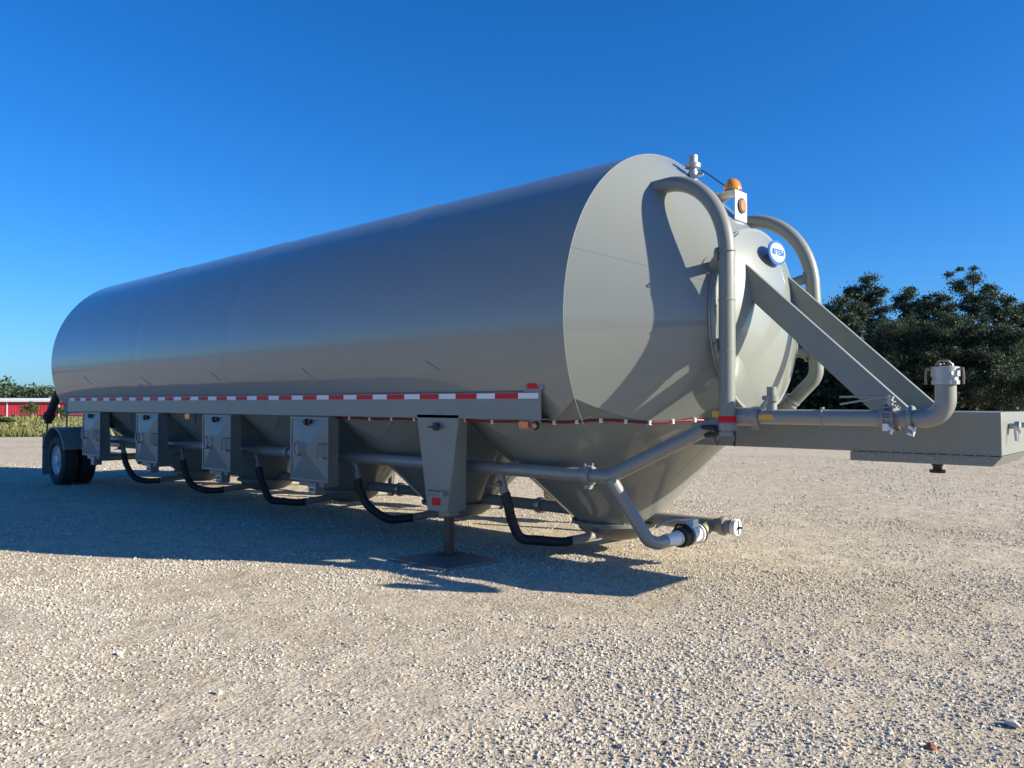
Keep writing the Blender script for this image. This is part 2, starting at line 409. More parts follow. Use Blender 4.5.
for i, xc in enumerate(SUP):
    fr = (i == 0)
    b = leg_box(xc, -1, fr)
    leg_box(xc, 1, fr)
    if fr:
        sticker(b, -6.40, -6.27, .565, .645, cols=('red', 'red'))
        mb = MB(); mb.tube([(-6.44, -1.75, .70), (-6.20, -1.75, .70)], .018, 10); mb.box(-6.46, -6.43, -1.76, -1.72, .68, .72); mb.box(-6.21, -6.18, -1.78, -1.72, .675, .725)
        mb.build('crank_pin', M['bluegrey'], b)
        mb = MB(); mb.box(-6.36, -6.30, -1.75, -1.721, 1.36, 1.44); mb.box(-6.42, -6.27, -1.768, -1.745, 1.385, 1.405); mb.lathe((-6.28, -1.75, 1.40), (0, -1, 0), [(0, .03), (.03, .03)], 12)
        mb.build('latch', M['black'], b, bevel=.003)
    else:
        pn = MB(); x0, x1, z0, z1 = xc - .425, xc + .415, .665, 1.475; ya, yb = -1.745, -1.722
        e = .035
        pn.box(x0, x1, ya, yb, z0, z0 + e); pn.box(x0, x1, ya, yb, z1 - e, z1)
        pn.box(x0, x0 + e, ya, yb, z0 + e, z1 - e); pn.box(x1 - e, x1, ya, yb, z0 + e, z1 - e)
        P = pn.build('hatch_panel', M['paint'], TANK, bevel=.003)
        py = MB(); a = [(x0 + e, -1.735, z0 + e), (x1 - e, -1.735, z0 + e), (x1 - e, -1.735, z1 - e), (x0 + e, -1.735, z1 - e)]; ap = (xc - .0, -1.805, (z0 + z1) / 2 - .01)
        py.add(a + [ap], [(0, 1, 4), (1, 2, 4), (2, 3, 4), (3, 0, 4)]); py.build('pyramid_plate', M['paint'], P, smooth=False)
        rg = MB(); cx, cz = xc - .13, 1.08
        rg.tube([(cx + .06 * math.cos(t), -1.84, cz + .085 * math.sin(t)) for t in np.linspace(0, 2 * math.pi, 25)], .016, 8, cap=False); rg.box(cx - .02, cx + .02, -1.84, -1.745, cz - .1, cz - .07)
        rg.build('pull_ring', M['bluegrey'], P)
        hd = MB(); hx = x1 - .03; hd.tube(fillet([(hx, -1.745, 1.15), (hx, -1.80, 1.15), (hx, -1.80, .97), (hx, -1.745, .97)], .015, 4), .009, 8)
        hd.tube(fillet([(hx - .11, -1.745, 1.15), (hx - .11, -1.80, 1.15), (hx - .11, -1.80, .97), (hx - .11, -1.745, .97)], .015, 4), .009, 8)
        hd.box(hx - .11, hx, -1.80, -1.79, .965, .98); hd.build('grab_handle', M['bluegrey'], P)
        lt = MB(); lt.box(xc - .10, xc + .08, -1.775, -1.745, 1.405, 1.425); lt.box(xc - .05, xc - .01, -1.79, -1.745, 1.37, 1.45); lt.lathe((xc + .05, -1.745, 1.415), (0, -1, 0), [(0, .028), (.035, .028)], 12)
        lt.build('latch', M['black'], P, bevel=.002)
        bx = MB(); bx.box(xc - .02, xc + .15, -1.735, -1.60, .50, .655); q = bx.build('label_box', M['paint'], P, bevel=.004)
        sticker(q, xc + .01, xc + .12, .53, .60, y=-1.7375)
# marker lamps at the front end of the rail
mb = MB(); mb.box(-5.16, -4.90, -1.705, -1.695, 1.39, 1.489); LB = mb.build('lamp_bracket', M['paint'], TANK)
mb = MB(); mb.box(-5.15, -5.03, -1.735, -1.706, 1.41, 1.475); mb.build('marker_light', M['orange'], LB, bevel=.006)
mb = MB(); mb.lathe((-4.95, -1.706, 1.435), (0, -1, 0), [(0, .042), (.02, .042), (.024, .034)], 20); g = mb.build('lamp_grommet', M['black'], LB)
mb = MB(); mb.lathe((-4.95, -1.725, 1.435), (0, -1, 0), [(0, .03), (.012, .024), (.016, .005)], 20); mb.build('marker_light', M['orange'], LB)
for xc in (-12.05,):
    mb = MB(); mb.box(xc - .10, xc + .05, -1.71, -1.69, 1.40, 1.487); mb.build('marker_light', M['orange'], TANK, bevel=.005)

# red hose / cable loom along the rail bottom and round the front hopper
def surf(x_dir_c, a, z):
    r = .2; c = x_dir_c
    while r < 4:
        x, y = c + r * math.cos(a), r * math.sin(a)
        if r > HR0 + (z - HZ0) * HM: break
        if not inside(x, y, z) and z > 1.2 and r > .9: break
        r += .005
    return Vector((c + (r + .02) * math.cos(a), (r + .02) * math.sin(a), z))
path = [(-9.2 + .2 * i, -1.62, 1.465 + .005 * math.sin(i * 1.3)) for i in range(19)]
loop = [surf(HC[0], math.radians(a), 1.475 + .012 * math.sin(a * .2)) for a in np.arange(-80, 1, 4)]
path = [p for p in path if p[0] < loop[0].x - .15] + [(loop[0].x - .05, -1.60, 1.47)] + loop
mb = MB(); mb.tube(path, .012, 8); CB = mb.build('cable_loom', M['cable'], TANK)
for k in range(2, len(path) - 1, 2):
    mb = MB(); p = Vector(path[k]); mb.box(p.x - .014, p.x + .014, p.y - .018, p.y + .014, p.z - .02, p.z + .02); mb.build('cable_clip', M['clip'], CB, bevel=.003)

# ---- pipework
def clamp(mb, c, ax, r, w=.06, mi=0):
    mb.lathe(Vector(c) - Vector(ax).normalized() * w / 2, ax, [(0, r), (0, r + .022), (w * .3, r + .028), (w * .7, r + .028), (w, r + .022), (w, r)], 24, mi)
YM = -1.27; ZM = .955; PR = .068
mb = MB(); mb.tube(fillet([(-16.9, YM, ZM), (-4.42, YM, ZM), (-3.42, -.80, 1.528), (-3.2, -.80, 1.528)], [.16, .10], 8), PR, 24)
MP = mb.build('air_manifold_pipe', M['bluegrey'], TANK)
mb = MB(); clamp(mb, (-4.66, YM, ZM), (1, 0, 0), PR, .09); mb.box(-4.69, -4.63, YM - .035, YM + .035, ZM - .13, ZM - .09)
for s in (-1, 1): mb.lathe((-4.66, YM + s * .06, ZM + .03), (0, 0, 1), [(0, .012), (.085, .012)], 8)
mb.build('pipe_coupling', M['bluegrey'], MP)
for x in (-9.9, -12.3, -14.7):
    mb = MB(); clamp(mb, (x, YM, ZM), (1, 0, 0), PR, .08); mb.build('pipe_coupling', M['bluegrey'], MP)
# discharge line of the tongue
YT = -.80
mb = MB(); mb.tube([(-3.5, YT, 1.53), (-3.18, YT, 1.53)], .082, 28); a = mb.build('pipe_collar', M['bluegrey'], TANK)
mb = MB(); pp = fillet([(-3.25, YT, 1.53), (-1.66, YT, 1.53), (-1.66, YT, 1.84)], .20, 12); mb.tube([pp[0], (-1.96, YT, 1.53)] + pp[1:], [.066, .066] + [.074] * (len(pp) - 1), 28); FP = mb.build('fill_pipe', M['bluegrey'], TANK)
mb = MB(); clamp(mb, (-3.17, YT, 1.53), (1, 0, 0), .068, .07); mb.box(-3.19, -3.13, YT - .05, YT - .02, 1.415, 1.45); mb.build('pipe_coupling', M['bluegrey'], FP)
mb = MB(); mb.lathe((-2.60, YT, 1.53), (1, 0, 0), [(0, .066), (0, .072), (.02, .072), (.02, .066)], 28); mb.box(-2.60, -2.58, YT - .02, YT + .02, 1.595, 1.615); mb.build('pipe_band', M['bluegrey'], FP)
mb = MB(); clamp(mb, (-1.90, YT, 1.53), (1, 0, 0), .074, .03); mb.box(-1.93, -1.87, YT - .07, YT - .03, 1.42, 1.475); mb.build('pipe_coupling', M['bluegrey'], FP)
# butterfly valve with ribbed body and long handle
mb = MB(); mb.lathe((-2.10, YT, 1.53), (1, 0, 0), [(0, .07), (0, .108), (.018, .108), (.018, .092), (.072, .092), (.072, .108), (.09, .108), (.09, .07)], 32)
for k in range(12):
    a = 2 * math.pi * k / 12; mb.lathe((-2.112, YT + .10 * math.cos(a), 1.53 + .10 * math.sin(a)), (1, 0, 0), [(0, .009), (.114, .009)], 6)
V = mb.build('butterfly_valve', M['bluegrey'], FP)
mb = MB(); mb.lathe((-2.055, YT, 1.62), (0, 0, 1), [(0, .022), (.07, .022)], 12); mb.box(-2.09, -2.03, YT - .02, YT + .02, 1.685, 1.70); mb.box(-2.055, -2.01, YT - .10, YT + .0, 1.655, 1.665); mb.build('valve_stem', M['chrome'], V, bevel=.003)
mb = MB()
def bar(mb, p, q, w=.014):
    mb.tube([p, q], w, 6)
bar(mb, (-2.06, YT, 1.705), (-2.44, YT - .02, 1.70), .010); bar(mb, (-2.06, YT - .04, 1.705), (-2.41, YT - .10, 1.64), .009); mb.build('valve_handle', M['bluegrey'], V)
mb = MB(); mb.box(-2.07, -2.03, YT - .145, YT - .12, 1.435, 1.49); mb.tube([(-2.04, YT - .13, 1.47), (-2.0, YT - .14, 1.44), (-2.01, YT - .14, 1.41)], .012, 6); mb.build('valve_hook', M['whitepaint'], V)
mb = MB(); mb.tube([(-1.89, YT - .10, 1.47), (-1.85, YT - .11, 1.44), (-1.86, YT - .11, 1.405), (-1.90, YT - .11, 1.42)], .013, 6); mb.build('pipe_hook', M['whitepaint'], FP)
# cap at the top of the riser
mb = MB(); mb.lathe((-1.66, YT, 1.79), (0, 0, 1), [(0, .076), (0, .096), (.03, .096), (.03, .088), (.06, .088), (.06, .099), (.13, .099), (.135, .085), (.135, .065)], 32); CP = mb.build('coupling_cap', M['chrome'], FP)
mb = MB()
for s in (-1, 1):
    mb.tube(fillet([(-1.66 + s * .10, YT - .02, 1.90), (-1.66 + s * .125, YT - .03, 1.92), (-1.66 + s * .13, YT - .03, 1.84), (-1.66 + s * .128, YT - .03, 1.79)], .01, 3), .009, 6)
for k in range(9):
    a = k * .7; mb.tube([(-1.66 + .05 * math.cos(a), YT + .05 * math.sin(a), 1.925), (-1.66 + .05 * math.cos(a + .6), YT + .05 * math.sin(a + .6), 1.945)], .008, 6)
mb.tube(fillet([(-1.72, YT - .03, 1.93), (-1.69, YT - .05, 1.965), (-1.63, YT - .05, 1.965), (-1.60, YT - .04, 1.93), (-1.60, YT - .08, 1.86)], .02, 4), .010, 6)
mb.build('cap_chain', M['brass'], CP)
# pressure relief fitting standing on the fill pipe
mb = MB(); mb.lathe((-3.03, YT + .0, 1.58), (0, 0, 1), [(0, .05), (.06, .045), (.06, .035), (.085, .035), (.085, .062), (.135, .062), (.135, .042), (.21, .042)], 16); mb.lathe((-3.07, YT, 1.695), (-1, 0, 0), [(0, .02), (.04, .02)], 10)
mb.build('relief_valve', M['bluegrey'], FP)
for x0, x1, z0, z1, y in [(-3.12, -2.99, 1.53, 1.58, YT - .0855)]:
    mb = MB(); pts = []
    for k in range(7):
        a = -.32 + .64 * k / 6; pts.append((YT - .0672 * math.cos(a), 1.53 + .0672 * math.sin(a)))
    vs = [(x0, y_, z_) for y_, z_ in pts] + [(x1, y_, z_) for y_, z_ in pts]; mb.add(vs, [(k, k + 1, k + 8, k + 7) for k in range(6)]); mb.build('pipe_sticker', M['yellow'], FP)
mb = MB(); mb.box(-3.55, -3.47, YT - .10, YT - .02, 1.52, 1.58); mb.build('pipe_sticker', M['yellow'], FP, bevel=.004)

# two vent pipes that arch from the front cone down its sides
def vent(sgn, near):
    y = sgn * .90; mb = MB()
    if near:
        pts = [(-4.35, y, 3.66), (-3.98, y, 3.70), (-3.80, y, 3.66)]
        arc = [(-3.395 - .70 * (1 - math.cos(t)), y, 2.92 + .84 * math.sin(t)) for t in np.linspace(math.pi / 2, 0, 19)]
        arc = [(p[0], y * (.83 + .17 * i / 18), p[2]) for i, p in enumerate(arc)]
        pts = [(-4.28, y * .82, 3.755)] + arc + [(-3.395, y, 2.4), (-3.40, y, 1.46)]
    else:
        arc = [(-3.34 - .72 * (1 - math.cos(t)), y, 2.85 + .82 * math.sin(t)) for t in np.linspace(math.pi / 2, 0, 15)]
        pts = [(-4.42, y, 3.66)] + arc + fillet([(-3.32, y, 2.5), (-3.31, y, 1.93), (-3.60, y - .04, 1.62), (-3.72, y - .07, 1.49)], [.2, .05], 8)
    mb.tube(pts, .073, 28); o = mb.build('vent_pipe', M['paint'], TANK)
    def ring(x_, z_):
        w = MB(); w.lathe((x_, y, z_), (0, 0, 1), [(0, .073), (.004, .078), (.012, .078), (.016, .073)], 28, cap=False); w.build('weld_ring', M['paint'], o)
    ring(-3.395 if near else -3.32, 2.56); ring(-3.40 if near else -3.315, 2.10)
    if near: ring(-3.395, 3.0)
    for z in (2.98, 2.16):
        b = MB(); xs = -3.40 if near else -3.34
        # stub square to the cone, with a round pad on the cone
        dz = z - ZC; rr = math.hypot(y, dz); sl = (RT - RF) / (XF - X0); nv = Vector((sl, y / rr, dz / rr)).normalized()
        P0 = Vector((xs - .05, y, z)); r0 = RT - (P0.x - X0) * sl; dist = (math.hypot(P0.y, P0.z - ZC) - r0) / math.hypot(1, sl)
        foot = P0 - nv * dist
        b.tube([foot - nv * .03, P0 + nv * .03], .052, 16); b.lathe(foot - nv * .01, nv, [(0, .105), (.016, .105)], 28)
        b.lathe((xs - .085, y, z), (1, 0, 0), [(0, .075), (.03, .075)], 20)
        b.build('standoff', M['paint'], o, bevel=.003)
    if near:
        b = MB(); b.lathe((-3.40, y, 1.48), (0, 0, 1), [(0, .0745), (.055, .0745)], 28); b.build('red_band', M['red'], o)
        b = MB(); b.lathe((-3.40, y, 1.36), (0, 0, 1), [(0, .05), (0, .078), (.03, .078), (.03, .066), (.05, .066), (.05, .08), (.11, .08), (.12, .067)], 28); b.build('end_cap', M['bluegrey'], o)
        for s in (-1, 1):
            b = MB(); b.tube([(-3.40 + s * .08, y - .02, 1.40), (-3.40 + s * .10, y - .04, 1.34), (-3.40 + s * .085, y - .03, 1.27), (-3.40 + s * .07, y - .02, 1.31)], .006, 6)
            b.build('wire_clip', M['black'], o)
    else:
        b = MB(); d = Vector((-.33, -.05, -.39)).normalized(); p0 = Vector((-3.545, y - .03, 1.70))
        b.lathe(p0, d, [(0, .068), (0, .085), (.03, .09), (.05, .08), (.07, .09), (.10, .085), (.14, .085), (.14, .066)], 24); b.build('hose_coupling', M['bluegrey'], o)
    return o
vent(-1, True); vent(1, False)
# black hose loop behind the near vent pipe
mb = MB(); mb.tube(fillet([(-3.75, -.80, 1.36), (-3.62, -.95, 1.43), (-3.50, -.94, 1.43), (-3.47, -.94, 1.37), (-3.60, -.93, 1.36)], .03, 5), .022, 10); mb.build('air_hose', M['black'], TANK)

# product hoses dropping from the manifold to each outlet
for i, c in enumerate(HC):
    c += hop_sh(c, HZ0)
    for sgn in (-1, 1):
        y = YM * -sgn
        st = MB(); st.tube([(c - .60, sgn * 1.27, ZM - .02), (c - .54, sgn * 1.25, .68)], .042, 14); st.lathe((c - .555, sgn * 1.252, .73), (.2, 0, -1), [(0, .05), (.05, .05)], 14)
        s = st.build('drop_pipe', M['bluegrey'], TANK)
        if sgn < 0:
            vb = MB(); vb.lathe((c - .57, -1.30, .80), (0, -1, 0), [(0, .03), (.04, .03), (.05, .02)], 10); vb.tube([(c - .57, -1.34, .80), (c - .70, -1.36, .77)], .009, 6); vb.build('valve_lever', M['brass'], s)
        w1, w2 = .05 * math.sin(i * 2.3 + sgn), .04 * math.sin(i * 3.7 + 1)
        hp = [Vector((c - .545, sgn * 1.25, .70)), Vector((c - .52 + w2 * .4, sgn * 1.24, .57)), Vector((c - .47 + w1 * .6, sgn * 1.20, .40 + w2 * .5)), Vector((c - .39 + w1, sgn * 1.13, .25 - w2 * .6)), Vector((c - .24 + w1 * .6, sgn * 1.02, .195 + w2 * .3)), Vector((c - .08, sgn * .88, .19)), Vector((c + .0, sgn * .80, .20))]
        path = []
        for k in range(len(hp) - 1):
            p0 = hp[max(k - 1, 0)]; p1 = hp[k]; p2 = hp[k + 1]; p3 = hp[min(k + 2, len(hp) - 1)]
            for t in np.linspace(0, 1, 7)[:-1]:
                t = float(t); path.append(.5 * (2 * p1 + (p2 - p0) * t + (2 * p0 - 5 * p1 + 4 * p2 - p3) * t * t + (3 * p1 - p0 - 3 * p2 + p3) * t ** 3))
        path.append(hp[-1])
        h = MB(); h.tube(path, .052, 16); h.build('product_hose', M['black'], TANK)
        k = MB(); k.tube([(c - .05, sgn * .84, .197), (c + .03, sgn * .70, .215), (c + .05, sgn * .34, .235)], .048, 14); k.build('outlet_spout', M['dusty'], TANK)
# lower branch: elbow, cross pipe, valve, header
mb = MB(); mb.tube(fillet([(-4.40, YM, ZM - .02), (-4.10, -1.10, .37), (-4.06, -1.0, .34), (-4.06, -.58, .345)], [.12, .1], 8), .062, 24); BP = mb.build('branch_pipe', M['bluegrey'], TANK)
mb = MB(); mb.tube([(-4.06, -.88, .345), (-4.06, -.50, .345)], .0635, 24); mb.lathe((-4.06, -.66, .345), (0, 1, 0), [(0, .064), (0, .072), (.02, .072), (.02, .064)], 24); mb.build('white_sleeve', M['whitepaint'], BP)
mb = MB(); mb.lathe((-4.06, -.62, .345), (0, 1, 0), [(0, .06), (0, .095), (.03, .10), (.05, .085), (.09, .085), (.11, .10), (.14, .095), (.16, .06)], 28)
mb.tube(fillet([(-4.16, -.56, .38), (-4.12, -.56, .46), (-4.02, -.54, .46), (-3.96, -.54, .40)], .02, 4), .012, 6); mb.build('cam_coupling', M['black'], BP)
mb = MB(); mb.lathe((-4.06, -.46, .345), (0, 1, 0), [(0, .06), (0, .098), (.02, .098), (.02, .08), (.17, .08), (.17, .098), (.19, .098), (.19, .06)], 28)
mb.box(-4.10, -4.02, -.42, -.32, .42, .50); vbd = mb.build('check_valve', M['whitepaint'], BP)
mb = MB(); mb.tube([(-4.06, -.38, .49), (-4.12, -.62, .51), (-4.20, -.80, .46)], .014, 8); mb.build('valve_handle', M['chrome'], vbd)
mb = MB(); mb.lathe((-4.06, -.26, .345), (0, 1, 0), [(0, .06), (0, .10), (.03, .10), (.03, .06)], 28); mb.build('rubber_ring', M['black'], BP)
mb = MB(); mb.tube([(-4.06, -.24, .345), (-4.06, -.03, .39)], .06, 24); mb.build('cross_pipe', M['dusty'], BP)
mb = MB(); mb.lathe((-4.06, -.225, .349), (0, 1, .21), [(0, .0625), (.07, .0625)], 24); mb.build('lime_label', M['limelabel'], BP)
mb = MB(); mb.tube([(-16.6, 0, .405), (-3.80, 0, .405)], .07, 24); HP = mb.build('bottom_header_pipe', M['dusty'], TANK)
mb = MB(); clamp(mb, (-3.92, 0, .405), (1, 0, 0), .07, .06); mb.build('pipe_coupling', M['bluegrey'], HP)
mb = MB(); mb.lathe((-3.81, 0, .405), (1, 0, 0), [(0, .07), (0, .082), (.05, .082), (.055, .07)], 24); cc = mb.build('end_cap', M['whitepaint'], HP)
mb = MB(); mb.tube([(-3.755, 0, .405), (-3.71, -.01, .405)], .014, 8); mb.box(-3.755, -3.748, -.005, .005, .335, .475); mb.build('cap_bolt', M['black'], cc)
for x in (-6.35, -9.0, -11.4):
    mb = MB(); clamp(mb, (x, 0, .405), (1, 0, 0), .07, .08); mb.build('pipe_coupling', M['chrome'], HP)
for x in (-7.05, -9.45):
    mb = MB(); mb.lathe((x - .15, 1.15, .42), (1, .2, 0), [(0, .06), (0, .12), (.03, .13), (.10, .13), (.13, .12), (.13, .06)], 20); mb.tube([(x, 1.15, .42), (x + .5, 1.1, .42)], .05, 14)
    mb.build('drain_valve', M['chrome'], TANK)

# ---- tongue
mb = MB(); mb.box(-4.05, -1.36, -.48, .48, 1.245, 1.58); T = mb.build('tongue', M['paint'], TANK, bevel=.008)
mb = MB(); mb.prism([(-2.48, 1.165), (-1.42, 1.165), (-1.355, 1.242), (-2.48, 1.242)], 'y', -.485, .485)
K = mb.build('coupler_plate', M['paint'], T, bevel=.003)
for k in range(12):
    mb = MB(); x = -2.42 + k * .088; mb.lathe((x, -.482, 1.243), (0, 0, 1), [(0, .010), (.014, .010)], 6); mb.build('plate_bolt', M['bluegrey'], K)
    mb = MB(); mb.lathe((x + .01, -.485, 1.215 - .006 * (k % 2)), (0, -1, 0), [(0, .013), (.008, .013)], 6); mb.build('plate_bolt', M['bluegrey'], K)
for x in (-2.3, -2.05, -1.86, -1.56):
    mb = MB(); mb.box(x - .02, x + .03, -.492, -.485, 1.20, 1.225); mb.build('plate_lug', M['bluegrey'], K)
mb = MB(); mb.lathe((-1.93, 0, 1.17), (0, 0, -1), [(0, .045), (.05, .045), (.05, .036), (.085, .036), (.085, .062), (.11, .062)], 24); mb.build('kingpin', M['black'], K)
for yy in (-.22, .22):
    mb = MB(); mb.lathe((-1.355, yy, 1.47), (1, 0, 0), [(0, .022), (.035, .022), (.035, .038), (.07, .038), (.075, .02)], 16)
    mb.tube([(-1.32, yy, 1.48), (-1.31, yy - .05, 1.46), (-1.30, yy - .07, 1.36)], .010, 6); mb.build('air_coupling', M['chrome'], T)
# goose-neck struts
for s in (-1, 1):
    y0, y1 = (-.48, -.42) if s < 0 else (.42, .48)
    mb = MB(); mb.prism([(-3.56, 2.80), (-3.56, 3.07), (-3.51, 3.035), (-1.985, 1.5805), (-2.30, 1.5805), (-3.37, 2.61)], 'y', y0, y1)
    mb.build('goose_neck_strut', M['paint'], TANK, bevel=.004)

# ---- relief valve, beacon, badge
mb = MB(); mb.lathe((-4.24, 0, 3.96), (0, 0, 1), [(0, .045), (.08, .045), (.08, .055), (.11, .055), (.12, .042), (.15, .042), (.16, .08), (.20, .082), (.215, .055), (.22, .05), (.29, .05), (.295, .03)], 24)
mb.lathe((-4.24, 0, 4.04), (1, .2, 0), [(0, .022), (.10, .022), (.11, .014)], 10)
RV = mb.build('pressure_vent', M['chrome'], TANK)
mb = MB(); mb.tube([(-4.16, 0.02, 4.09), (-4.05, .01, 4.01), (-3.92, 0, 3.90), (-3.84, 0, 3.84)], .007, 6); mb.build('cable', M['black'], RV)
BR = MB(); BR.box(-3.712, -3.70, -.125, .125, 3.48, 3.775); BR.box(-4.08, -3.713, -.125, .125, 3.765, 3.775)
BR.prism([(-4.06, 3.764), (-3.86, 3.764), (-4.02, 3.70)], 'y', -.125, -.119); BR.prism([(-4.06, 3.764), (-3.86, 3.764), (-4.02, 3.70)], 'y', .119, .125)
BRO = BR.build('beacon_bracket', M['whitepaint'], TANK)
mb = MB(); mb.lathe((-3.70, 0, 3.63), (1, 0, 0), [(0, .078), (.018, .078), (.02, .06)], 24); mb.build('lamp_grommet', M['black'], BRO)
mb = MB(); mb.lathe((-3.685, 0, 3.63), (1, 0, 0), [(0, .06), (.012, .055), (.018, .01)], 24); mb.build('marker_light', M['orange'], BRO)
mb = MB(); mb.lathe((-3.79, 0, 3.775), (0, 0, 1), [(0, .085), (.022, .085), (.022, .07)], 24); BCN = mb.build('beacon_base', M['black'], BRO)
mb = MB(); mb.lathe((-3.79, 0, 3.797), (0, 0, 1), [(0, .092), (.03, .09), (.08, .074), (.115, .045), (.13, .005)], 28); mb.build('beacon_lens', M['amberglow'], BCN)
# round badge on a stalk
BX = -3.335; bz = 3.11
mb = MB(); mb.lathe((BX - .17, 0, bz - .01), (1, 0, 0), [(0, .02), (.17, .02)], 12)
BO = mb.build('badge_stalk', M['paint'], TANK)
def ell(mb, x, ry, rz, t, mi=0, n=48):
    vs = [(x, ry * math.cos(2 * math.pi * k / n), bz + rz * math.sin(2 * math.pi * k / n)) for k in range(n)] + [(x + t, ry * math.cos(2 * math.pi * k / n), bz + rz * math.sin(2 * math.pi * k / n)) for k in range(n)]
    mb.add(vs, [tuple(range(n)), tuple(range(2 * n - 1, n - 1, -1))] + [(k, (k + 1) % n, (k + 1) % n + n, k + n) for k in range(n)], mi)
mb = MB(); ell(mb, BX, .195, .118, .012, 0); ell(mb, BX + .0125, .165, .093, .003, 1)
BD = mb.build('badge', [M['badge_blue'], M['badge_white']], BO)
cu = bpy.data.curves.new('lettering', 'FONT'); cu.body = 'RETESA'; cu.size = .080; cu.align_x = 'CENTER'; cu.align_y = 'CENTER'; cu.shear = .2; cu.offset = .0016; cu.extrude = .001; cu.space_character = 1.02
tmp = bpy.data.objects.new('tmp', cu); C.objects.link(tmp); bpy.context.view_layer.update()
me = bpy.data.meshes.new_from_object(tmp.evaluated_get(bpy.context.evaluated_depsgraph_get())); bpy.data.objects.remove(tmp)
me.transform(Matrix(((0, 0, 1, BX + .0185), (1, 0, 0, 0), (0, 1, 0, bz), (0, 0, 0, 1)))); me.materials.clear(); me.materials.append(M['badge_blue'])
lo = bpy.data.objects.new('lettering', me); C.objects.link(lo); lo.parent = BO; lo.matrix_parent_inverse = Matrix()

# ---- rear axle: dual wheels, fender, mudflap, tail fittings
WX, WZ = -17.75, .50
def wheel(yo, sgn):
    """yo = outer face y; sgn = side"""
    ax = (0, -sgn, 0)
    t = MB(); prof = [(.03, .30), (.0, .34), (.0, .42), (.02, .47), (.045, .495), (.10, .50), (.20, .50), (.255, .495), (.28, .47), (.30, .42), (.30, .34), (.27, .30)]
    t.lathe((WX, yo, WZ), ax, prof, 64, cap=False)
    # tread grooves as dark ribs
    for k in range(48):
        a = 2 * math.pi * k / 48; 
        Mx = Matrix.Translation((WX, yo, WZ)) @ Matrix.Rotation(a, 4, 'Y')
        t.box(-.012, .012, min(-sgn * .03, -sgn * .27), max(-sgn * .03, -sgn * .27), .499, .507, 0, Mx)
    w = t.build('tyre', M['tyre'], TANK)
    r = MB(); r.lathe((WX, yo, WZ), ax, [(.03, .30), (.025, .315), (.035, .325), (.05, .30), (.09, .285), (.11, .20), (.085, .17), (.08, .11), (.04, .10), (.02, .09), (.015, .02)], 40, cap=False)
    for k in range(10):
        a = 2 * math.pi * k / 10; r.lathe((WX + .14 * math.cos(a), yo - sgn * .095, WZ + .14 * math.sin(a)), (0, sgn, 0), [(0, .015), (.035, .015)], 6)
    r.build('rim', M['rim'], w)
for s in (-1, 1):
    wheel(s * 1.74, s); wheel(s * 1.40, s)
    f = MB(); n = 18; A = [R_(20 + 140 * k / n) for k in range(n + 1)]; ro, ri = .66, .645
    y0, y1 = s * 1.77, s * 1.02; vs = []
    for a in A:
        for r, y in ((ro, y0), (ro, y1), (ri, y1), (ri, y0)): vs.append((WX + r * math.cos(a), y, WZ + r * math.sin(a)))
    fs = [(4 * k + j, 4 * k + (j + 1) % 4, 4 * k + 4 + (j + 1) % 4, 4 * k + 4 + j) for k in range(n) for j in range(4)] + [(0, 1, 2, 3), (4 * n + 3, 4 * n + 2, 4 * n + 1, 4 * n)]
    f.add(vs, fs)
    # rolled lip on the outer edge
    f.tube([(WX + .655 * math.cos(a), y0, WZ + .655 * math.sin(a)) for a in A], .022, 8)
    f.box(WX + .58, WX + 1.3, min(s * 1.3, s * 1.24), max(s * 1.3, s * 1.24), 1.0, 1.08)
    f.build('fender', M['paint'], TANK)
    mb = MB(); mb.box(WX - .70, WX - .68, min(s * 1.76, s * 1.1), max(s * 1.76, s * 1.1), .16, .98); mb.build('mudflap', M['bluegrey'], TANK, bevel=.003)
    mb = MB(); mb.tube([(WX - .69, s * 1.3, .9), (WX - .69, s * 1.3, 1.5)], .02, 8); mb.tube([(WX - .69, s * 1.3, 1.45), (WX + .8, s * 1.3, 1.5)], .04, 8); mb.build('mudflap_hanger', M['bluegrey'], TANK)
mb = MB(); mb.tube([(WX, -1.5, WZ), (WX, 1.5, WZ)], .07, 16); mb.box(WX - 1.0, WX + 1.5, -.62, -.5, .72, .90); mb.box(WX - 1.0, WX + 1.5, .5, .62, .72, .90); mb.lathe((WX, -.12, WZ), (0, 1, 0), [(0, .09), (.05, .19), (.19, .19), (.24, .09)], 20)
mb.box(WX - .5, WX + .5, -.60, -.50, .56, .60); mb.box(WX - .5, WX + .5, .50, .60, .56, .60)
mb.build('axle', M['bluegrey'], TANK, bevel=.004)
mb = MB(); mb.tube(fillet([(-18.35, -1.45, 1.98), (-18.72, -1.42, 1.75), (-19.22, -1.40, 1.34)], .2, 6), .09, 18); mb.lathe((-19.15, -1.40, 1.40), (-.8, 0, -.65), [(0, .115), (.12, .115)], 18); RP = mb.build('rear_outlet_pipe', M['tyre'], TANK)
mb = MB(); mb.tube([(-19.25, -1.40, 1.34), (-19.30, -1.42, .95), (-19.24, -1.40, .5)], .018, 8); mb.box(-19.33, -19.20, -1.46, -1.34, 1.2, 1.34); mb.build('hanging_strap', M['black'], RP)
mb = MB(); mb.box(-18.2, -17.2, -.8, .8, 1.30, 1.48); mb.box(-17.25, -17.14, -1.6, 1.6, 1.49, 1.75); mb.box(-18.62, -18.50, -1.3, 1.3, 1.45, 1.62); mb.box(-18.5, -17.14, -1.3, -1.2, 1.45, 1.6); mb.box(-18.5, -17.14, 1.2, 1.3, 1.45, 1.6); mb.build('rear_crossmember', M['paint'], TANK, bevel=.005)
mb = MB(); mb.box(-18.66, -18.63, -1.25, -1.0, 1.48, 1.58); mb.build('tail_light', M['red'], TANK, bevel=.004)

